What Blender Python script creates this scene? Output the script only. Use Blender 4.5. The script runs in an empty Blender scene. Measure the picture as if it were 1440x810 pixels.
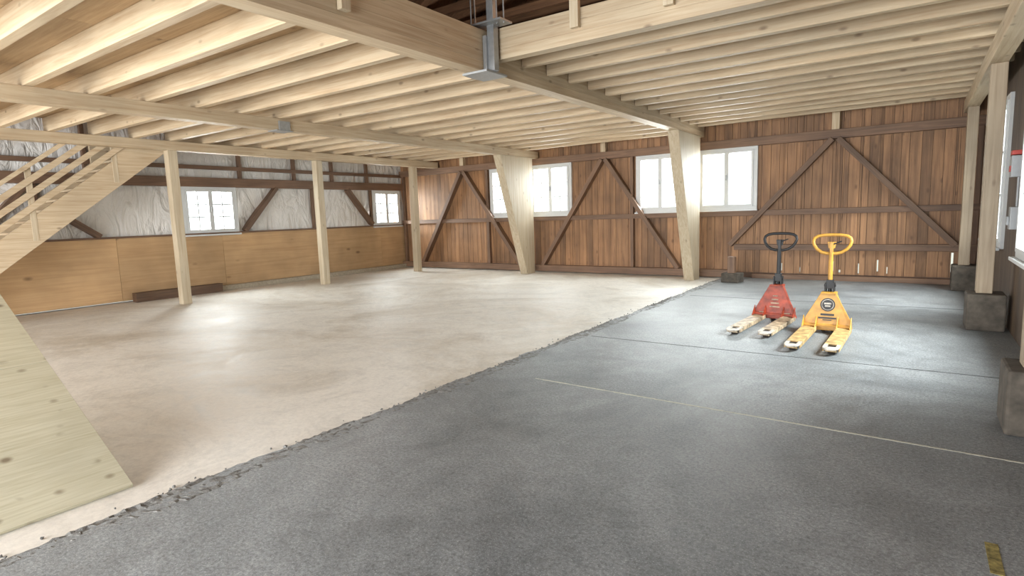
import bpy, bmesh, math, random
from mathutils import Vector, Matrix
random.seed(7)
S=bpy.context.scene
COL=S.collection
def srgb(r,g,b):
    f=lambda c:(c/255/12.92) if c/255<=0.04045 else ((c/255+0.055)/1.055)**2.4
    return (f(r),f(g),f(b),1)
# ---------------------------------------------------------------- materials
class NT:
    def __init__(s,name):
        m=bpy.data.materials.new(name); m.use_nodes=True
        s.m=m; s.t=m.node_tree; s.b=s.t.nodes['Principled BSDF']
    def n(s,typ,**kw):
        x=s.t.nodes.new(typ)
        for k,v in kw.items(): setattr(x,k,v)
        return x
    def l(s,a,b): s.t.links.new(a,b)
    def ramp(s,fac,stops):
        r=s.n('ShaderNodeValToRGB'); e=r.color_ramp.elements
        while len(e)<len(stops): e.new(0.5)
        for i,(p,c) in enumerate(stops):
            e[i].position=p; e[i].color=c if len(c)==4 else (*c,1)
        s.l(fac,r.inputs[0]); return r.outputs[0]
    def mix(s,mode,f,a,b):
        x=s.n('ShaderNodeMix',data_type='RGBA',blend_type=mode)
        for sock,v in ((x.inputs[0],f),(x.inputs[6],a),(x.inputs[7],b)):
            if hasattr(v,'links'): s.l(v,sock)
            else: sock.default_value=v
        return x.outputs[2]
    def noise(s,vec,scale,detail=4,rough=.55,dist=0):
        x=s.n('ShaderNodeTexNoise'); x.inputs['Scale'].default_value=scale
        x.inputs['Detail'].default_value=detail; x.inputs['Roughness'].default_value=rough
        x.inputs['Distortion'].default_value=dist
        s.l(vec,x.inputs['Vector']); return x.outputs['Fac']
    def bump(s,h,st,dist=.01):
        x=s.n('ShaderNodeBump'); x.inputs['Strength'].default_value=st; x.inputs['Distance'].default_value=dist
        s.l(h,x.inputs['Height']); s.l(x.outputs[0],s.b.inputs['Normal'])
G=lambda v:(v,v,v,1)
def wood(name,base,dark,axis='X',rough=.6,knots=.5,var=.25,sc=1.0,blotch=.3,knotcol=(70,42,22),grain=.8,kt=.08,streak=0,kasp=4.5,knoise=False):
    s=NT(name); tc=s.n('ShaderNodeTexCoord'); at=s.n('ShaderNodeAttribute',attribute_name='tone')
    add=s.n('ShaderNodeVectorMath',operation='ADD'); sc3=s.n('ShaderNodeVectorMath',operation='SCALE')
    comb=s.n('ShaderNodeCombineXYZ')
    for i in range(3): s.l(at.outputs['Fac'],comb.inputs[i])
    sc3.inputs['Scale'].default_value=53.7; s.l(comb.outputs[0],sc3.inputs[0])
    s.l(tc.outputs['Object'],add.inputs[0]); s.l(sc3.outputs[0],add.inputs[1])
    def mp(a,c):
        m=s.n('ShaderNodeMapping'); v=[c,c,c]; v['XYZ'.index(axis)]=a
        m.inputs['Scale'].default_value=v; s.l(add.outputs[0],m.inputs[0]); return m.outputs[0]
    g=s.noise(mp(.7*sc,16*sc),1.6,5,.6,.6)
    col=s.ramp(g,[(.3,dark),(.62,base)])
    col=s.mix('MIX',grain,base,col)
    bl=s.noise(tc.outputs['Object'],.9,3)
    col=s.mix('MULTIPLY',blotch,col,s.ramp(bl,[(.3,G(.35)),(.65,G(1.0))]))
    if streak:
        g2=s.noise(mp(.35,5),1.3,6,.7,.8)
        col=s.mix('MULTIPLY',streak,col,s.ramp(g2,[(.34,srgb(96,84,78)),(.58,G(1.0))]))
    tone=s.ramp(at.outputs['Fac'],[(0,G(1-var)),(1,G(1))])
    col=s.mix('MULTIPLY',1.0,col,tone)
    if knots>0:
        v=s.n('ShaderNodeTexVoronoi'); v.inputs['Scale'].default_value=1.0; s.l(mp(2.2*sc,kasp*sc),v.inputs['Vector'])
        k=s.ramp(v.outputs['Distance'],[(kt*.5,G(1)),(kt*1.4,G(0))])
        kk=s.n('ShaderNodeMath',operation='MULTIPLY'); s.l(k,kk.inputs[0]); kk.inputs[1].default_value=knots
        out=kk.outputs[0]
        if knoise:
            sel=s.ramp(s.noise(tc.outputs['Object'],3.5,2),[(.42,G(0)),(.5,G(1))])
            k2=s.n('ShaderNodeMath',operation='MULTIPLY'); s.l(out,k2.inputs[0]); s.l(sel,k2.inputs[1]); out=k2.outputs[0]
        col=s.mix('MIX',out,col,srgb(*knotcol))
    s.l(col,s.b.inputs['Base Color']); s.b.inputs['Roughness'].default_value=rough
    s.bump(g,.25,.004); return s.m
def plain(name,c,rough=.5,metal=0,noise=.15,nscale=20):
    s=NT(name); tc=s.n('ShaderNodeTexCoord'); f=s.noise(tc.outputs['Object'],nscale,4)
    col=s.mix('MULTIPLY',1.0,c,s.ramp(f,[(.3,G(1-noise*2)),(.7,G(1))]))
    s.l(col,s.b.inputs['Base Color']); s.b.inputs['Roughness'].default_value=rough
    s.b.inputs['Metallic'].default_value=metal; return s.m

SB,SD=srgb(215,195,164),srgb(183,154,120)
M_spruceX=wood('spruce_x',SB,SD,'X',knots=.5,var=.2,kt=.09,blotch=.28)
M_spruceY=wood('spruce_y',SB,SD,'Y',knots=.5,var=.18,kt=.09,blotch=.28)
M_spruceZ=wood('spruce_z',srgb(210,195,168),srgb(183,160,129),'Z',knots=.4,var=.15,kt=.09,blotch=.25)
M_postR=wood('weathered_post',srgb(176,158,134),srgb(140,120,96),'Z',knots=.4,var=.1,kt=.09,blotch=.4)
M_deck=wood('deck_panel',srgb(198,170,133),srgb(166,135,99),'X',knots=.5,var=.2,kt=.1,blotch=.3)
OB,OD=srgb(140,108,84),srgb(94,70,55)
M_old=wood('old_timber',OB,OD,'X',knots=.2,var=.3,blotch=.5)
M_oldZ=wood('old_timber_z',OB,OD,'Z',knots=.2,var=.3,blotch=.5)
M_boards=wood('brown_boards',srgb(191,143,100),srgb(150,108,76),'Z',knots=.5,var=.34,blotch=.65,streak=.5,kt=.1,grain=.7)
M_boardsR=wood('grey_boards',srgb(120,98,76),srgb(76,60,46),'Z',knots=.3,var=.35,blotch=.6,streak=.6)
M_dark=wood('roof_wood',srgb(124,94,70),srgb(74,54,41),'X',knots=0,var=.3)
M_plyL=wood('plywood_brown',srgb(207,170,126),srgb(186,148,106),'Y',rough=.85,knots=.6,var=.15,sc=.6,blotch=.45,kt=.1)
M_sheet=wood('plywood_pale',srgb(208,203,180),srgb(184,177,148),'Y',knots=.75,var=.04,sc=2.6,blotch=.25,knotcol=(100,80,56),kt=.17,kasp=3.0,knoise=True)
M_white=plain('window_white',srgb(206,208,208),.4,noise=.02)
M_steel=plain('galvanised_steel',srgb(175,178,180),.4,.6,.1)
M_black=plain('black_steel',srgb(26,25,26),.5,.0,.1)
M_rubber=plain('wheel_polymer',srgb(60,50,44),.6,0,.2)
M_red=plain('red_paint',srgb(182,70,38),.5,.0,.35,9)
M_yel=plain('yellow_paint',srgb(212,156,60),.45,.0,.2,9)
M_forkA=plain('worn_fork_paint',srgb(208,184,152),.55,.0,.4,14)
M_forkB=plain('yellow_fork_paint',srgb(214,178,120),.55,.0,.35,14)
M_tip=plain('fork_tip_paint',srgb(216,206,192),.6,.0,.35,16)
M_conblk=plain('cast_concrete',srgb(98,90,80),.9,0,.3,9)
M_chalk=plain('chalk_line',srgb(206,203,186),.9,0,.15,30)
M_seam=plain('floor_seam_filler',srgb(84,86,86),.9,0,.2,30)
M_tape=plain('yellow_tape',srgb(176,160,96),.8,0,.4,30)
M_redp=plain('red_plastic',srgb(180,60,50),.4,0,.05)
M_grayp=plain('grey_plastic',srgb(160,162,164),.45,0,.05)

def mat_glass():
    m=bpy.data.materials.new('window_glass'); m.use_nodes=True; t=m.node_tree; t.nodes.clear()
    o=t.nodes.new('ShaderNodeOutputMaterial'); mx=t.nodes.new('ShaderNodeMixShader'); mx.inputs[0].default_value=.06
    a=t.nodes.new('ShaderNodeBsdfTransparent'); a.inputs[0].default_value=(.96,.98,.97,1)
    g=t.nodes.new('ShaderNodeBsdfGlossy'); g.inputs['Roughness'].default_value=.03
    t.links.new(a.outputs[0],mx.inputs[1]); t.links.new(g.outputs[0],mx.inputs[2]); t.links.new(mx.outputs[0],o.inputs[0]); return m
M_glass=mat_glass()

def mat_concrete():
    s=NT('concrete_floor'); tc=s.n('ShaderNodeTexCoord'); o=tc.outputs['Object']
    a=s.noise(o,.4,7,.7,.8); b=s.noise(o,48,5,.8); c=s.noise(o,1.7,8,.78,1.6); d=s.noise(o,120,2,.6)
    col=s.ramp(a,[(.36,srgb(120,125,128)),(.62,srgb(166,170,172))])
    col=s.mix('MULTIPLY',1.0,col,s.ramp(b,[(.36,G(.45)),(.60,G(1.0))]))
    col=s.mix('ADD',.4,col,s.ramp(d,[(.58,G(0)),(.70,G(.6))]))
    col=s.mix('MULTIPLY',.5,col,s.ramp(c,[(.40,G(.55)),(.54,G(1))]))
    s.l(col,s.b.inputs['Base Color'])
    r=s.ramp(c,[(.3,G(.42)),(.7,G(.6))]); s.l(r,s.b.inputs['Roughness'])
    s.bump(b,.55,.005); return s.m
def mat_screed():
    s=NT('pale_dusty_floor'); tc=s.n('ShaderNodeTexCoord'); o=tc.outputs['Object']
    a=s.noise(o,.3,7,.7,1.0); b=s.noise(o,28,4,.7); c=s.noise(o,1.3,8,.8,2.2)
    col=s.ramp(a,[(.38,srgb(203,193,178)),(.54,srgb(229,224,215))])
    col=s.mix('MULTIPLY',.5,col,s.ramp(c,[(.38,G(.68)),(.53,G(1))]))
    col=s.mix('MULTIPLY',.4,col,s.ramp(b,[(.3,G(.65)),(.6,G(1))]))
    s.l(col,s.b.inputs['Base Color']); s.l(s.ramp(c,[(.3,G(.46)),(.7,G(.7))]),s.b.inputs['Roughness'])
    s.bump(b,.25,.003); return s.m
def mat_rough():
    s=NT('broken_concrete'); tc=s.n('ShaderNodeTexCoord'); o=tc.outputs['Object']
    b=s.noise(o,22,6,.75); 
    s.l(s.ramp(b,[(.3,srgb(76,74,72)),(.7,srgb(152,151,147))]),s.b.inputs['Base Color'])
    s.b.inputs['Roughness'].default_value=.95; s.bump(b,.8,.015); return s.m
def mat_membrane():
    s=NT('white_membrane'); tc=s.n('ShaderNodeTexCoord'); o=tc.outputs['Object']
    m=s.n('ShaderNodeMapping'); m.inputs['Scale'].default_value=(1,1.5,.6); s.l(o,m.inputs[0])
    a=s.noise(m.outputs[0],2.2,4,.5,1.6); b=s.noise(o,.8,3)
    s.l(s.ramp(b,[(.3,srgb(202,197,190)),(.7,srgb(232,229,225))]),s.b.inputs['Base Color'])
    s.b.inputs['Roughness'].default_value=.45; s.bump(a,.9,.12); return s.m
M_con=mat_concrete(); M_scr=mat_screed(); M_rough=mat_rough(); M_mem=mat_membrane()

# ---------------------------------------------------------------- mesh builder
class MB:
    def __init__(s): s.v=[];s.f=[];s.t=[];s.m=[]
    def add(s,vs,fs,m=0,tone=None):
        k=len(s.v); tone=random.random() if tone is None else tone
        s.v+= [tuple(p) for p in vs]
        for f in fs: s.f.append([k+i for i in f]); s.t.append(tone); s.m.append(m)
    def box(s,x0,x1,y0,y1,z0,z1,m=0,tone=None):
        x0,x1=min(x0,x1),max(x0,x1); y0,y1=min(y0,y1),max(y0,y1); z0,z1=min(z0,z1),max(z0,z1)
        s.add([(x0,y0,z0),(x1,y0,z0),(x1,y1,z0),(x0,y1,z0),(x0,y0,z1),(x1,y0,z1),(x1,y1,z1),(x0,y1,z1)],
          [(0,3,2,1),(4,5,6,7),(0,1,5,4),(1,2,6,5),(2,3,7,6),(3,0,4,7)],m,tone)
    def prism(s,pts,off,m=0,tone=None):
        n=len(pts); off=Vector(off); a=[Vector(p) for p in pts]; b=[p+off for p in a]
        s.add(a+b,[tuple(range(n)),tuple(reversed(range(n,2*n)))]+[(i,i+n,(i+1)%n+n,(i+1)%n) for i in range(n)],m,tone)
    def cyl(s,p0,p1,r,n=20,m=0,r2=None):
        p0=Vector(p0);p1=Vector(p1);r2=r if r2 is None else r2; d=(p1-p0).normalized()
        u=d.orthogonal().normalized(); w=d.cross(u)
        a=[p0+r*(math.cos(2*math.pi*i/n)*u+math.sin(2*math.pi*i/n)*w) for i in range(n)]
        b=[p1+r2*(math.cos(2*math.pi*i/n)*u+math.sin(2*math.pi*i/n)*w) for i in range(n)]
        s.add(a+b,[tuple(reversed(range(n))),tuple(range(n,2*n))]+[(i,(i+1)%n,(i+1)%n+n,i+n) for i in range(n)],m)
    def make(s,name,mats,parent=None,bevel=0,loc=(0,0,0),smooth=False):
        me=bpy.data.meshes.new(name); me.from_pydata(s.v,[],s.f)
        for m in (mats if isinstance(mats,(list,tuple)) else [mats]): me.materials.append(m)
        at=me.attributes.new('tone','FLOAT','FACE'); at.data.foreach_set('value',s.t)
        me.polygons.foreach_set('material_index',s.m)
        bm=bmesh.new(); bm.from_mesh(me); bmesh.ops.recalc_face_normals(bm,faces=bm.faces); bm.to_mesh(me); bm.free()
        o=bpy.data.objects.new(name,me); COL.objects.link(o); o.location=loc
        if parent: o.parent=parent
        if bevel:
            b=o.modifiers.new('bevel','BEVEL'); b.width=bevel; b.segments=2; b.limit_method='ANGLE'
        if smooth:
            for p in me.polygons: p.use_smooth=True
        return o
def empty(name,loc=(0,0,0),rz=0):
    o=bpy.data.objects.new(name,None); COL.objects.link(o); o.location=loc; o.rotation_euler=(0,0,rz); o.empty_display_size=.2; return o
def timber(name,p0,p1,w,h,mat,parent=None,up=(0,0,1),bevel=.005):
    p0=Vector(p0);p1=Vector(p1); L=(p1-p0).length; x=(p1-p0).normalized(); y=Vector(up).cross(x).normalized(); z=x.cross(y)
    mb=MB(); mb.box(-L/2,L/2,-w/2,w/2,-h/2,h/2); o=mb.make(name,mat,parent,bevel)
    R=Matrix((x,y,z)).transposed().to_4x4(); o.matrix_world=Matrix.Translation((p0+p1)/2)@R; return o
def tube(name,pts,r,mat,parent=None,closed=False):
    c=bpy.data.curves.new(name,'CURVE'); c.dimensions='3D'; c.bevel_depth=r; c.bevel_resolution=3
    sp=c.splines.new('POLY'); sp.points.add(len(pts)-1)
    for i,p in enumerate(pts): sp.points[i].co=(*p,1)
    sp.use_cyclic_u=closed; c.use_fill_caps=True
    o=bpy.data.objects.new(name,c); COL.objects.link(o); c.materials.append(mat)
    if parent: o.parent=parent
    return o
def board_wall(mb,axis,p0,p1,u0,u1,z0,z1,holes,bw,gap=.004,jit=.004,m=0):
    bps=[u0]
    while bps[-1]<u1-.02: bps.append(bps[-1]+bw*random.uniform(.8,1.2))
    bps[-1]=u1
    for h in holes: bps+= [h[0],h[1]]
    bps=sorted(set(round(b,4) for b in bps if u0<=b<=u1))
    for a,b in zip(bps,bps[1:]):
        if b-a<.003: continue
        mid=(a+b)/2; iv=[(z0,z1)]
        for h in holes:
            if h[0]<mid<h[1]:
                nv=[]
                for q in iv:
                    if h[2]>q[0]: nv.append((q[0],min(h[2],q[1])))
                    if h[3]<q[1]: nv.append((max(h[3],q[0]),q[1]))
                iv=nv
        j=random.uniform(0,jit); t=random.random()
        g=min(gap,(b-a)*.2)
        for q in iv:
            if axis=='X': mb.box(a,b-g,p0+j,p1,q[0],q[1],m,t)
            else: mb.box(p0+j,p1,a,b-g,q[0],q[1],m,t)

XL,XR,YB,YF=-14.0,.98,13.85,-4.0
# ---------------------------------------------------------------- floors
mb=MB(); mb.box(XL-.2,-3.0,YF-.1,YB+.2,-.25,-.018); mb.make('floor',M_scr)
def edge(y): return -3.6+.03*math.sin(y*2.1)+.025*math.sin(y*5.3+1)+random.uniform(-.02,.02)
ys=[YF-.1+i*.05 for i in range(int((YB+.2-YF)/.05)+1)]
ed=[edge(y) for y in ys]
bm=bmesh.new(); top=[bm.verts.new((x,y,0)) for x,y in zip(ed,ys)]
cr=[bm.verts.new((-3.1,y,0)) for y in ys]
rt=[bm.verts.new((XR+.25,y,0)) for y in ys]; lo=[bm.verts.new((x-.01,y,-.03)) for x,y in zip(ed,ys)]
for i in range(len(ys)-1):
    bm.faces.new((top[i],cr[i],cr[i+1],top[i+1])); bm.faces.new((cr[i],rt[i],rt[i+1],cr[i+1])); bm.faces.new((lo[i],top[i],top[i+1],lo[i+1]))
bmesh.ops.recalc_face_normals(bm,faces=bm.faces)
me=bpy.data.meshes.new('floor_concrete'); bm.to_mesh(me); bm.free(); me.materials.append(M_con)
o=bpy.data.objects.new('floor.001',me); COL.objects.link(o)
# crumbling strip
Y0s,Y1s=-1.0,13.5
n=560; bm=bmesh.new(); rows=[]
for i in range(n):
    y=Y0s+i*(Y1s-Y0s)/n; k=.5+.5*math.sin(y*1.3)*math.sin(y*3.7+2)
    r=[]
    for j in range(9):
        w=.10+.16*k; x=-3.58+(j/8-.4)*w*1.1+random.uniform(-.01,.01)
        z=-.02 if j==0 else (-.004 if j==8 else random.uniform(-.009,.005+.003*k))
        r.append(bm.verts.new((x,y+random.uniform(-.008,.008),z)))
    rows.append(r)
for a,b in zip(rows,rows[1:]):
    for j in range(8): bm.faces.new((a[j],a[j+1],b[j+1],b[j]))
for i in range(240):
    y=random.uniform(0,13.2); x=-3.64+random.gauss(0,.05); r=random.uniform(.004,.010)
    if y<2.4 and random.random()<.2: r*=1.8
    res=bmesh.ops.create_icosphere(bm,subdivisions=1,radius=r,matrix=Matrix.Translation((x,y,-.012+r*.2)))
    for v in res['verts']: v.co+=Vector([random.uniform(-.35,.35)*r for _ in range(3)])
me=bpy.data.meshes.new('crumbled_concrete_edge'); bm.to_mesh(me); bm.free(); me.materials.append(M_rough)
o=bpy.data.objects.new('crumbled_concrete_edge',me); COL.objects.link(o)
mb=MB()
for i in range(40):
    x=-3.0+i*.095; w=.018 if random.random()<.8 else .01
    mb.box(x,x+.095,4.62-.035*(x+3)-w/2,4.62-.035*(x+3)+w/2,0,.0015)
mb.make('floor_chalk_line',M_chalk)
mb=MB(); mb.box(-3.4,.95,6.6,6.618,0,.0015); mb.box(-3.4,.95,10.6,10.62,0,.0015); mb.make('floor_seam',M_seam)
mb=MB(); mb.box(.33,.38,3.05,3.33,0,.002); mb.make('floor_tape_mark',M_tape)

# ---------------------------------------------------------------- walls
BW=[(-10.34,-9.1),(-8.92,-7.66),(-5.77,-4.57),(-4.24,-2.97)]; BZ=(1.56,2.92)
slits=[(-2.42,-2.40,.17,.34),(-2.05,-2.035,.15,.26),(-1.42,-1.40,.18,.40),(-1.3,-1.27,.16,.22),(-.95,-.935,.15,.36),(-.62,-.60,.2,.44),(-.45,-.44,.16,.3),(.58,.61,.22,.6)]
mb=MB(); board_wall(mb,'X',YB,YB+.03,XL-.1,XR+.2,.12,3.75,[(a,b,*BZ) for a,b in BW]+slits,.17,gap=.007,jit=.008)
wb=mb.make('wall_back',M_boards)
mb=MB(); board_wall(mb,'X',YB+.035,YB+.12,XL-.1,XR+.2,.0,3.75,[(a,b,*BZ) for a,b in BW]+[(s[0]-.01,s[1]+.01,s[2],s[3]) for s in slits],1.9,gap=0,jit=0)
mb.make('backing',M_dark,wb)
def T(n,p0,p1,w,h,mat=M_old,par=None,up=(0,0,1)): return timber(n,p0,p1,w,h,mat,par,up)
yb=YB-.07
T('top_rail',(XL,yb,3.02),(XR,yb,3.02),.14,.18,par=wb)
T('mid_rail',(XL,yb+.02,1.46),(XR,yb+.02,1.46),.1,.12,par=wb)
T('low_rail',(-3.4,yb,.70),(XR,yb,.70),.14,.13,par=wb)
T('sill_beam',(XL,yb-.02,.09),(-3.4,yb-.02,.09),.18,.17,par=wb)
T('sill_beam_2',(-3.0,yb-.0,.05),(XR,yb,.05),.12,.1,par=wb)
for i,(xa,xf0,xf1,zf) in enumerate([(-11.34,-13.1,-9.3,.17),(-6.65,-8.55,-4.7,.17),(-1.44,-3.5,.62,.75)]):
    T('brace_l_%d'%i,(xa-.05,yb-.0,2.93),(xf0,yb-.0,zf),.11,.2,par=wb,up=(0,1,0))
    T('brace_r_%d'%i,(xa+.05,yb-.0,2.93),(xf1,yb-.0,zf),.11,.2,par=wb,up=(0,1,0))
    T('king_post_%d'%i,(xa,yb,3.1),(xa,yb,3.5),.14,.13,M_spruceX,par=wb,up=(0,1,0))
for i,x in enumerate([-13.9,-10.45,-5.9,.9]):
    T('stud_%d'%i,(x,yb+.03,.15),(x,yb+.03,3.0),.08,.1,M_old,par=wb,up=(0,1,0))
mb=MB(); mb.prism([(XL-.2,YB+.05,3.75),(XR+.2,YB+.05,3.75),(XR+.2,YB+.05,4.2),(-6.5,YB+.05,8.8),(XL-.2,YB+.05,4.2)],(0,.08,0)); mb.make('gable',M_dark,wb)

# left wall
LW=[(6.75,8.03),(12.5,13.62)]; LZ=(1.38,2.48)
mb=MB(); board_wall(mb,'Y',XL,XL-.02,YF,YB,.02,1.37,[],2.45,gap=.006,jit=0)
wl=mb.make('wall_left',M_plyL)
def membrane():
    bm=bmesh.new(); st=.12
    ysn=sorted(set([YF+i*st for i in range(int((YB-YF)/st)+1)]+[YB]+[h for w in LW for h in w]))
    zsn=sorted(set([1.37+i*.12 for i in range(24)]+[LZ[0],LZ[1],4.25]))
    g={}
    for i,y in enumerate(ysn):
        for j,z in enumerate(zsn):
            g[i,j]=bm.verts.new((XL-.05+.02*math.sin(y*3.1+z*2)+.012*math.sin(z*5+y*1.7)+random.uniform(-.002,.002),y,z))
    for i in range(len(ysn)-1):
        for j in range(len(zsn)-1):
            ym=(ysn[i]+ysn[i+1])/2; zm=(zsn[j]+zsn[j+1])/2
            if any(a<ym<b and LZ[0]<zm<LZ[1] for a,b in LW): continue
            bm.faces.new((g[i,j],g[i+1,j],g[i+1,j+1],g[i,j+1]))
    me=bpy.data.meshes.new('membrane'); bm.to_mesh(me); bm.free(); me.materials.append(M_mem)
    for p in me.polygons: p.use_smooth=True
    o=bpy.data.objects.new('membrane',me); COL.objects.link(o); o.parent=wl
membrane()
mb=MB(); board_wall(mb,'Y',XL-.25,XL-.12,YF,YB+.1,0,4.25,[(a,b,*LZ) for a,b in LW],2,gap=0,jit=0); mb.make('outer_shell',M_boards,wl)
xl=XL+.05
T('mid_rail',(xl,YF,2.6),(xl,YB,2.6),.14,.22,par=wl)
T('upper_rail',(xl-.02,YF,2.95),(xl-.02,YB,2.95),.08,.09,par=wl)
T('plate',(xl,YF,3.9),(xl,YB,3.9),.14,.16,par=wl)
T('ledge',(xl-.03,YF,1.385),(xl-.03,YB,1.385),.06,.04,M_old,par=wl)
for i,(a,za,b,zb) in enumerate([(9.15,2.5,8.2,1.42),(11.5,2.5,12.4,1.45),(4.1,2.1,5.0,1.42),(3.9,2.5,3.0,1.42)]):
    T('brace_%d'%i,(xl-.02,a,za),(xl-.02,b,zb),.1,.22,par=wl,up=(1,0,0))
for i,y in enumerate([.4,2.9,4.9,6.6,8.2,9.75,11.0,12.3]):
    T('stud_%d'%i,(xl-.03,y,2.7),(xl-.03,y,3.85),.08,.09,par=wl,up=(1,0,0))
for i,y in enumerate([4.0,6.66,10.3,12.42]):
    T('jack_stud_%d'%i,(xl-.04,y,1.4),(xl-.04,y,2.5),.08,.08,par=wl,up=(1,0,0))
mb=MB(); mb.box(XL+.02,XL+.16,7.4,YB-.17,-.018,.10); mb.make('trim_1',plain('pale_curb',srgb(170,158,138),.8),None,.01)
timber('loose_dark_timber',(XL+.22,5.45,.083),(XL+.22,7.35,.083),.2,.2,M_dark)
# right wall
RW=[(6.2,8.6),(10.2,12.7)]; RZ=(.95,2.95)
mb=MB(); board_wall(mb,'Y',XR,XR+.03,YF,YB,.0,4.25,[(a,b,*RZ) for a,b in RW],.2,gap=.004,jit=0)
wr=mb.make('wall_right',M_boardsR)
mb=MB(); board_wall(mb,'Y',XR+.035,XR+.15,YF,YB+.1,0,4.25,[(a,b,*RZ) for a,b in RW],2,gap=0,jit=0); mb.make('backing',M_dark,wr)
FD=[(-13.2,-8.8,0,3.0),(-7.8,.2,0,3.0)]
mb=MB(); board_wall(mb,'X',YF-.12,YF,XL-.2,XR+.2,-.02,3.75,FD,.4,gap=0,jit=0)
mb.prism([(XL-.2,YF-.12,3.75),(XR+.2,YF-.12,3.75),(XR+.2,YF-.12,4.2),(-6.5,YF-.12,8.8),(XL-.2,YF-.12,4.2)],(0,.1,0))
mb.make('wall_front',M_boards)

# ---------------------------------------------------------------- windows
def window(i,centre,width,z0,z1,rz,depth=.1,nx=1,nz=1,sashes=2):
    """local x along wall, +y towards the inside of the room"""
    e=empty('window_%d'%i,(centre[0],centre[1],z0),rz)
    w=width; h=z1-z0; f=.055; mb=MB()
    mb.box(-w/2-.03,w/2+.03,-.05,.045,-.03,f); mb.box(-w/2-.03,w/2+.03,-.05,.045,h-f,h+.03)
    mb.box(-w/2-.03,-w/2+f,-.05,.045,f,h-f); mb.box(w/2-f,w/2+.03,-.05,.045,f,h-f)
    mb.box(-w/2-.05,w/2+.05,.045,.10,-.05,-.01)
    mb.make('frame',M_white,e,.006)
    sw=(w-2*f)/sashes; mb=MB(); gl=MB()
    for k in range(sashes):
        a=-w/2+f+k*sw; b=a+sw; s=.05
        mb.box(a,b,-.02,.06,f,f+s); mb.box(a,b,-.02,.06,h-f-s,h-f); mb.box(a,a+s,-.02,.06,f+s,h-f-s); mb.box(b-s,b,-.02,.06,f+s,h-f-s)
        for q in range(1,nx): 
            x=a+s+(sw-2*s)*q/nx; mb.box(x-.013,x+.013,-.005,.03,f+s,h-f-s)
        for q in range(1,nz):
            z=f+s+(h-2*f-2*s)*q/nz; mb.box(a+s,b-s,-.005,.03,z-.013,z+.013)
        gl.box(a+s,b-s,.012,.016,f+s,h-f-s)
    mb.make('sashes',M_white,e,.004); gl.make('glass',M_glass,e)
    mb=MB(); mb.box(-.012,.012,.06,.10,h*.48,h*.48+.12); mb.make('handle',M_grayp,e,.003)
wi=1
for k,(a,b) in enumerate(BW):
    window(wi,((a+b)/2,YB+.0),b-a,*BZ,math.pi,nx=1 if k>1 else 2,nz=1 if k>1 else 3); wi+=1
for a,b in LW: window(wi,(XL-.0,(a+b)/2),b-a,*LZ,-math.pi/2,nx=2,nz=3); wi+=1
for a,b in RW: window(wi,(XR+.0,(a+b)/2),b-a,*RZ,math.pi/2,nx=2,nz=3); wi+=1

# ---------------------------------------------------------------- mezzanine structure
mb=MB()
YH=6.0
xs=[-14.0,-12.5,-10.5,-8.7,-6.5,-4.32]
for a,b in zip(xs,xs[1:]):
    y=YF
    while y<YB:
        y2=min(y+1.98,YB)
        if not (b<=-12.45 and y<YH): mb.box(a,b-.003,y,y2-.003,3.52,3.56)
        y=y2
for a,b in [(-4.1,-1.6),(-1.6,.98)]:
    y=5.62
    while y<YB:
        y2=min(y+1.98,YB); mb.box(a,b-.003,y,y2-.003,3.62,3.66); y=y2
ceil=mb.make('ceiling',M_deck)
mb=MB(); y=2.5-.665*9
while y<YB-.1:
    mb.box(-13.98 if y>YH else -12.5,-4.31,y,y+.1,3.281,3.519); y+=.665
mb.make('joists_left',M_spruceX,ceil,.004)
mb=MB(); y=6.2
while y<YB-.1:
    mb.box(-4.09,.96,y,y+.09,3.40,3.619); y+=.585
mb.make('joists_right',M_spruceX,ceil,.004)
mb=MB()
for k,(za,zb_) in enumerate(((3.22,3.33),(3.331,3.445),(3.446,3.56),(3.561,3.67))): mb.box(-4.31,-4.1,YF,YB-.1,za,zb_)
mb.make('glulam_beam',M_spruceY,None,.002)
mb=MB(); mb.box(-8.82,-8.62,YF,YB-.1,3.10,3.28); mb.make('glulam_beam.001',M_spruceY,None,.006)
mb=MB(); mb.box(-12.5,-12.3,YF,YB-.1,3.10,3.28); mb.make('glulam_beam.002',M_spruceY,None,.006)
mb=MB()
for k,(za,zb_) in enumerate(((3.36,3.47),(3.471,3.585),(3.586,3.70))): mb.box(-4.1,.96,5.6,5.74,za,zb_)
mb.make('header_beam',M_spruceX,None,.002)
mb=MB(); mb.box(.62,.80,YF,YB-.1,3.18,3.40); mb.make('wall_plate_beam',M_spruceY,None,.006)
# loft guard rail around the opening
gr=empty('loft_guard_rail')
mb=MB()
for y in (3.4,1.4,-.5,-2.4): mb.box(-4.09,-4.03,y,y+.1,3.36,4.72)
for x in (-3.0,-2.0,-1.0,0.0): mb.box(x-.05,x+.05,5.54,5.598,3.50,4.72)
mb.make('rail_posts',M_spruceZ,gr,.004)
mb=MB()
for z in (4.0,4.3): mb.box(-4.13,-4.091,YF,5.4,z,z+.1)
mb.box(-4.15,-4.07,YF,5.4,4.72,4.77)
mb.make('side_rails',M_spruceY,gr,.004)
mb=MB()
for z in (4.0,4.3): mb.box(-3.85,.9,5.599,5.635,z,z+.1)
mb.box(-3.85,.9,5.56,5.64,4.72,4.77)
mb.make('front_rails',M_spruceX,gr,.004)
for n,(xa,xb,zt) in zip(('tapered_pillar','tapered_pillar.001'),((-8.83,-8.61,3.099),(-4.32,-4.09,3.219))):
    mb=MB(); mb.prism([(xa,13.03,-.018),(xa,13.42,-.018),(xa,13.42,zt),(xa,11.95,zt)],(xb-xa,0,0)); mb.make(n,M_spruceZ,None,.008)
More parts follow.
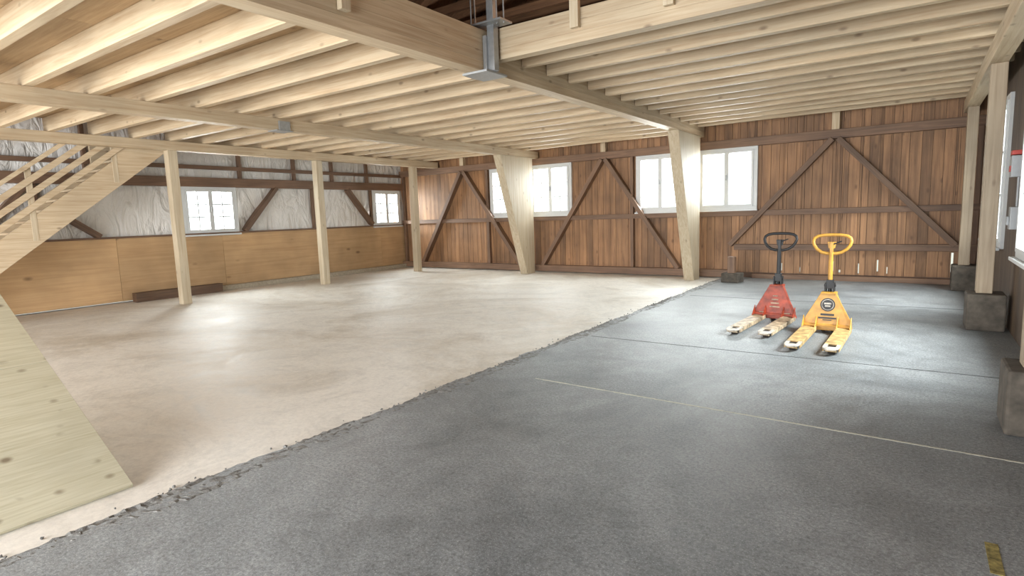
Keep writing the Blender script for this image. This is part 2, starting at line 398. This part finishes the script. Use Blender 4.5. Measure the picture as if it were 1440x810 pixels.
for k,y in enumerate([5.85,9.34,12.72]):
    mb=MB(); mb.box(-12.49,-12.31,y-.09,y+.09,-.018,3.099); mb.make('timber_post' if k==0 else 'timber_post.%03d'%k,M_spruceZ,None,.008)
for k,y in enumerate([5.2,9.15,13.0]):
    mb=MB(); mb.box(.64,.80,y-.09,y+.09,.451,3.179); mb.make('timber_post.%03d'%(k+3),M_postR,None,.008)
    mb=MB(); mb.prism([(.55,y-.22,0),(.93,y-.22,0),(.93,y+.22,0),(.55,y+.22,0)],(0,0,.45)); 
    mb.make('concrete_footing' if k==0 else 'concrete_footing.%03d'%k,M_conblk,None,.02)
mb=MB(); mb.box(-4.35,-4.0,5.35,5.75,3.195,3.219); mb.box(-4.37,-4.315,5.45,5.65,3.2,3.42); mb.box(-4.095,-4.05,5.42,5.54,3.22,3.60)
mb.box(-4.06,-3.97,5.46,5.55,3.22,6.9)
for dx,dy in ((-.20,-.05),(-.26,.1),(.12,.0),(.2,.02)): mb.cyl((-4.03+dx,5.45+dy,3.7),(-4.03+dx,5.45+dy,6.9),.009,8)
mb.box(-4.31,-3.8,5.36,5.59,3.71,3.73)
mb.make('steel_hanger_column',M_steel,None,.003)
mb=MB(); mb.box(-8.85,-8.59,5.75,6.05,3.085,3.099); mb.box(-8.615,-8.585,5.8,6.0,3.10,3.24); mb.make('steel_joint_plate',M_steel,None,.003)
mb=MB()
for (xa,za,xb,zb) in ((XL-.3,4.15,-6.5,8.8),(XR+.3,4.15,-6.5,8.8)):
    y=YF-.2
    while y<YB+.2:
        mb.prism([(xa,y,za),(xb,y,zb),(xb,y,zb+.05),(xa,y,za+.05)],(0,.295,0)); y+=.3
rf=mb.make('roof',M_dark)
k=0; y=YF+.4
while y<YB:
    T('rafter_l_%d'%k,(XL,y,4.2),(-6.5,y,8.65),.12,.18,M_dark,rf); T('rafter_r_%d'%k,(XR,y,4.2),(-6.5,y,8.65),.12,.18,M_dark,rf)
    T('collar_%d'%k,(-10.3,y,6.3),(-2.7,y,6.3),.1,.18,M_dark,rf); y+=1.1; k+=1
T('purlin',(-3.2,YF,6.55),(-3.2,YB,6.55),.18,.22,M_dark,rf)

# ---------------------------------------------------------------- staircase (along left wall)
st=empty('staircase')
zb=lambda y:.893+.768*(y-3.0)
y0=3.0-.893/.768; D=.52
def stringer(name,x):
    mb=MB(); y1=5.95
    mb.prism([(x,y0,0),(x,y1,zb(y1)),(x,y1,3.27),(x,4.95,3.27),(x,4.95,zb(4.95)+D),(x,y0-.35,zb(y0-.35)+D),(x,y0-.35,0)],(.06,0,0)); mb.make(name,M_spruceY,st,.005)
stringer('near_stringer',-12.63); stringer('far_stringer',-13.85)
mb=MB(); nst=16
for i in range(nst):
    z=(i+1)*.196; y=y0-.3+i*.255
    mb.box(-13.79,-12.63,y,y+.29,z-.04,z)
mb.make('treads',M_spruceX,st,.003)
def rail(name,off,th,w):
    yA=y0-.3; yE=min(5.9,(3.26-.893-D-off-th)/.768+3.0)
    mb=MB(); x=-12.56
    mb.prism([(x,yA,zb(yA)+D+off),(x,yE,zb(yE)+D+off),(x,yE,zb(yE)+D+off+th),(x,yA,zb(yA)+D+off+th)],(w,0,0)); mb.make(name,M_spruceY,st,.004)
for i,off in enumerate((.10,.33,.56)): rail('slat_%d'%i,off,.12,.03)
rail('handrail',.82,.08,.07)
for i,y in enumerate((y0-.2,3.55,4.9)):
    mb=MB(); mb.box(-12.60,-12.565,y-.045,y+.045,zb(y)+.1,min(zb(y)+D+.86,3.27)); mb.make('baluster_%d'%i,M_spruceZ,st,.004)

# ---------------------------------------------------------------- plywood ramp sheets on trestle
sl=Vector((-2.13,0,1.087)).normalized(); nd=Vector((sl.z,0,-sl.x))*.022
mb=MB(); p=Vector((-3.95,-.9,-.012))
for (s0,s1) in ((0,1.40),(1.404,2.6)):
    a=p+sl*s0; b=p+sl*s1; mb.prism([a,b,b+nd,a+nd],(0,2.33,0))
ps=mb.make('plywood_sheet',M_sheet,None,.002)
timber('top_bar',(-6.02,-.7,.95),(-6.02,1.1,.95),.1,.1,M_spruceX,ps)
for i,(dx,y) in enumerate(((-.3,-.5),(.3,-.5),(-.3,.9),(.3,.9))):
    timber('leg_%d'%i,(-6.02+dx,y,-.01),(-6.02+dx*.1,y,.92),.06,.06,M_spruceX,ps,up=(0,1,0))
timber('batten',(-5.2,-.8,.585),(-5.2,1.38,.585),.1,.04,M_spruceX,ps)
for i,y in enumerate((-.7,.3,1.2)):
    timber('batten_leg_%d'%i,(-5.2,y,-.01),(-5.2,y,.57),.06,.06,M_spruceX,ps,up=(0,1,0))

# ---------------------------------------------------------------- pallet jacks
def jack(name,loc,rz,Mb,Mf,Mh,Mlabel):
    e=empty(name,loc,rz); L=1.24
    for sx,nm in ((-.19,'fork_left'),(.19,'fork_right')):
        mb=MB()
        sa,sb=-L+.10,-L+.24
        mb.prism([(sx-.08,.02,.072),(sx+.08,.02,.072),(sx+.08,sb,.072),(sx-.08,sb,.072)],(0,0,.016),0)
        mb.box(sx-.08,sx-.042,sa,sb,.072,.088,1); mb.box(sx+.042,sx+.08,sa,sb,.072,.088,1)
        mb.prism([(sx-.08,sa,.072),(sx+.08,sa,.072),(sx+.075,-L+.06,.070),(sx+.05,-L+.012,.066),(sx+.025,-L,.064),(sx-.025,-L,.064),(sx-.05,-L+.012,.066),(sx-.075,-L+.06,.070)],(0,0,.016),1)
        mb.box(sx-.08,sx-.072,sa,.02,.034,.074); mb.box(sx+.072,sx+.08,sa,.02,.034,.074)
        mb.prism([(sx-.04,-L+.01,.055),(sx+.04,-L+.01,.055),(sx+.055,-L+.1,.03),(sx-.055,-L+.1,.03)],(0,0,.02),0)
        mb.cyl((sx-.036,-L+.17,.04),(sx+.036,-L+.17,.04),.04,24,2)
        mb.make(nm,[Mf,M_tip,M_rubber],e,.003)
    mb=MB()
    mb.prism([(-.27,0,.04),(.27,0,.04),(.27,.004,.15),(.085,.05,.50),(-.085,.05,.50),(-.27,.004,.15)],(0,.02,0))
    for sx in (-.262,-.118,.118,.262):
        mb.prism([(sx-.006,.005,.09),(sx-.006,-.13,.09),(sx-.006,.012,.22)],(.012,0,0))
    mb.prism([(-.27,-.02,.088),(.27,-.02,.088),(.27,.04,.088),(-.27,.04,.088)],(0,0,.03))
    for q in (-1,1):
        mb.prism([(q*.27,.01,.06),(q*.25,.01,.06),(q*.07,.055,.49),(q*.085,.055,.49)],(0,.10,0))
    mb.box(-.085,.085,.04,.20,.485,.51); mb.box(-.2,.2,.02,.11,.06,.09)
    mb.make('housing',Mb,e,.005)
    mb=MB(); mb.cyl((0,.17,.16),(0,.17,.48),.045,24); mb.cyl((0,.17,.48),(0,.17,.56),.022,16)
    mb.box(-.07,.07,.09,.24,.14,.2); mb.box(-.055,-.038,.11,.22,.51,.62); mb.box(.038,.055,.11,.22,.51,.62)
    mb.cyl((-.065,.165,.585),(.065,.165,.585),.016,12); mb.box(-.04,.04,.13,.20,.55,.66)
    mb.make('pump',M_black,e,.003)
    mb=MB()
    for sx in (-.055,.055): mb.cyl((sx-.025,.16,.09),(sx+.025,.16,.09),.09,28)
    mb.cyl((-.1,.16,.09),(.1,.16,.09),.014,12)
    mb.make('steer_wheels',M_rubber,e,.006)
    tube('handle_rod',[(0,.165,.62),(0,.17,.75),(0,.18,1.0)],.026,Mh,e)
    prof=[(0,.985),(.05,.985),(.11,1.0),(.165,1.04),(.2,1.09),(.212,1.135),(.2,1.175),(.165,1.2),(.1,1.212),(0,1.215)]
    pts=[(x,z) for x,z in prof]+[(-x,z) for x,z in reversed(prof[1:-1])]
    lp=[(x,.19+.06*(z-.985)/.23,z) for x,z in pts]
    tube('handle_loop',lp,.019,Mh,e,True)
    mb=MB(); mb.box(-.02,.02,.175,.205,.98,1.13); mb.prism([(-.035,.19,1.05),(.035,.19,1.05),(.05,.2,1.13),(-.05,.2,1.13)],(0,.025,0)); mb.make('grip_hub',Mh,e,.005)
    tube('control_lever',[(.0,.19,1.10),(.05,.185,1.115),(.11,.19,1.14)],.008,M_black,e)
    mb=MB()
    P=lambda z:(z-.15)/.35*.046+.004
    def disc(r,m,d,zc=.36):
        n=32; pts=[]
        for i in range(n):
            a=2*math.pi*i/n; z=zc+r*math.sin(a); pts.append((r*math.cos(a),P(z)-d,z))
        mb.prism(pts,(0,.002,0),m)
    def lab(x0,x1,z0,z1,m,d): mb.prism([(x0,P(z0)-d,z0),(x1,P(z0)-d,z0),(x1,P(z1)-d,z1),(x0,P(z1)-d,z1)],(0,.002,0),m)
    if Mlabel=='disc':
        disc(.082,0,.002); disc(.068,1,.004); disc(.06,0,.006); lab(-.04,.04,.365,.385,1,.008); lab(-.03,.03,.335,.352,1,.008)
        lab(-.075,.075,.225,.25,0,.002); lab(-.1,.1,.185,.205,0,.002); lab(-.05,.05,.165,.175,0,.002)
    else:
        for k in range(4): lab(-.03-.012*(3-k),.03+.012*(3-k),.2+.05*k,.215+.05*k,1,.002)
        lab(-.2,-.12,.1,.13,1,.003); lab(.12,.2,.1,.13,1,.003)
    mb.make('decal',[M_black,M_tip] if Mlabel=='disc' else [M_red,M_forkA],e)
    return e
jack('pallet_jack',(-1.57,8.58,0),math.radians(-4),M_red,M_forkA,M_black,'bars')
jack('pallet_jack.001',(-.86,8.02,0),math.radians(-1),M_yel,M_forkB,M_yel,'disc')

# ---------------------------------------------------------------- small things
mb=MB(); mb.prism([(-3.42,12.75,0),(-3.05,12.7,0),(-3.0,13.0,0),(-3.4,13.05,0)],(0,0,.2)); mb.make('concrete_block',M_conblk,None,.02)
mb=MB(); mb.box(-3.3,-3.15,12.8,12.95,.2,.55); mb.make('timber_offcut',M_oldZ,None,.005)
eb=empty('electrical_box',(.96,8.85,0))
mb=MB(); mb.box(-.10,.02,-.09,.09,1.84,2.08,0); mb.box(-.11,-.10,-.05,.05,1.90,1.97,1); mb.make('enclosure',[M_grayp,M_redp],eb,.008)
mb=MB(); mb.box(-.10,.02,-.08,.08,2.09,2.14); mb.make('cover',M_redp,eb,.005)
tube('conduit',[(-.02,0,1.84),(-.02,0,1.5)],.012,M_grayp,eb)
e2=empty('socket_box',(.96,8.85,0))
mb=MB(); mb.box(-.08,.02,-.08,.08,1.24,1.50); mb.box(-.105,-.08,-.04,.04,1.29,1.39); mb.make('enclosure',M_grayp,e2,.008)

# ---------------------------------------------------------------- exterior ground, lights
mb=MB(); mb.box(-60,60,-60,60,-.4,-.3); mb.make('exterior_ground',plain('gravel_yard',srgb(170,168,150),.9))
def area(name,loc,direction,sx,sy,power,col=(1,1,1),spread=180):
    l=bpy.data.lights.new(name,'AREA'); l.shape='RECTANGLE'; l.size=sx; l.size_y=sy; l.energy=power; l.color=col; l.spread=math.radians(spread)
    o=bpy.data.objects.new(name,l); COL.objects.link(o); o.location=loc
    o.rotation_euler=Vector(direction).to_track_quat('-Z','Y').to_euler(); return o
cool=(.95,.98,1.0)
area('daylight_door_a',(-11,YF-.3,1.6),(0,1,.05),4.2,3,600,cool)
area('daylight_door_b',(-3.8,YF-.3,1.6),(0,1,.05),7.8,3,1350,cool)
for k,(a,b) in enumerate(BW): area('daylight_back_%d'%k,((a+b)/2,YB+.45,2.5),(0,-1,-.35),1.3,1.4,240,cool)
for k,(a,b) in enumerate(LW): area('daylight_left_%d'%k,(XL-.6,(a+b)/2,2.2),(1,0,-.3),1.3,1.3,520,cool)
for k,(a,b) in enumerate(RW): area('daylight_right_%d'%k,(XR+.8,(a+b)/2+(.15,-.3)[k],2.9),(-1,0,-1.1),2.0,1.8,(330,260)[k],cool,(100,100)[k])
area('attic_fill',(-2.0,7.2,3.85),(0.0,.3,1),1.2,.5,1100,(1,.95,.88))  # added fill light, hidden behind the header, to brighten roof and gable
w=bpy.data.worlds.new('sky'); S.world=w; w.use_nodes=True
bg=w.node_tree.nodes['Background']; bg.inputs[0].default_value=(.88,.94,1,1); bg.inputs[1].default_value=3.0

# ---------------------------------------------------------------- camera
cam=bpy.data.cameras.new('camera'); co=bpy.data.objects.new('camera',cam); COL.objects.link(co)
cam.sensor_width=36; cam.lens=812/1440*36; cam.clip_start=.05
fw=Vector((-.5696,.812,-.1261)).normalized(); rt_=Vector((.8207,.570,-.0325)); rt_=(rt_-fw*rt_.dot(fw)).normalized(); up=rt_.cross(fw)
R=Matrix((rt_,up,-fw)).transposed().to_4x4(); co.matrix_world=Matrix.Translation((0,0,1.6))@R
S.camera=co
S.view_settings.view_transform='Standard'; S.view_settings.look='None'; S.view_settings.exposure=-.12
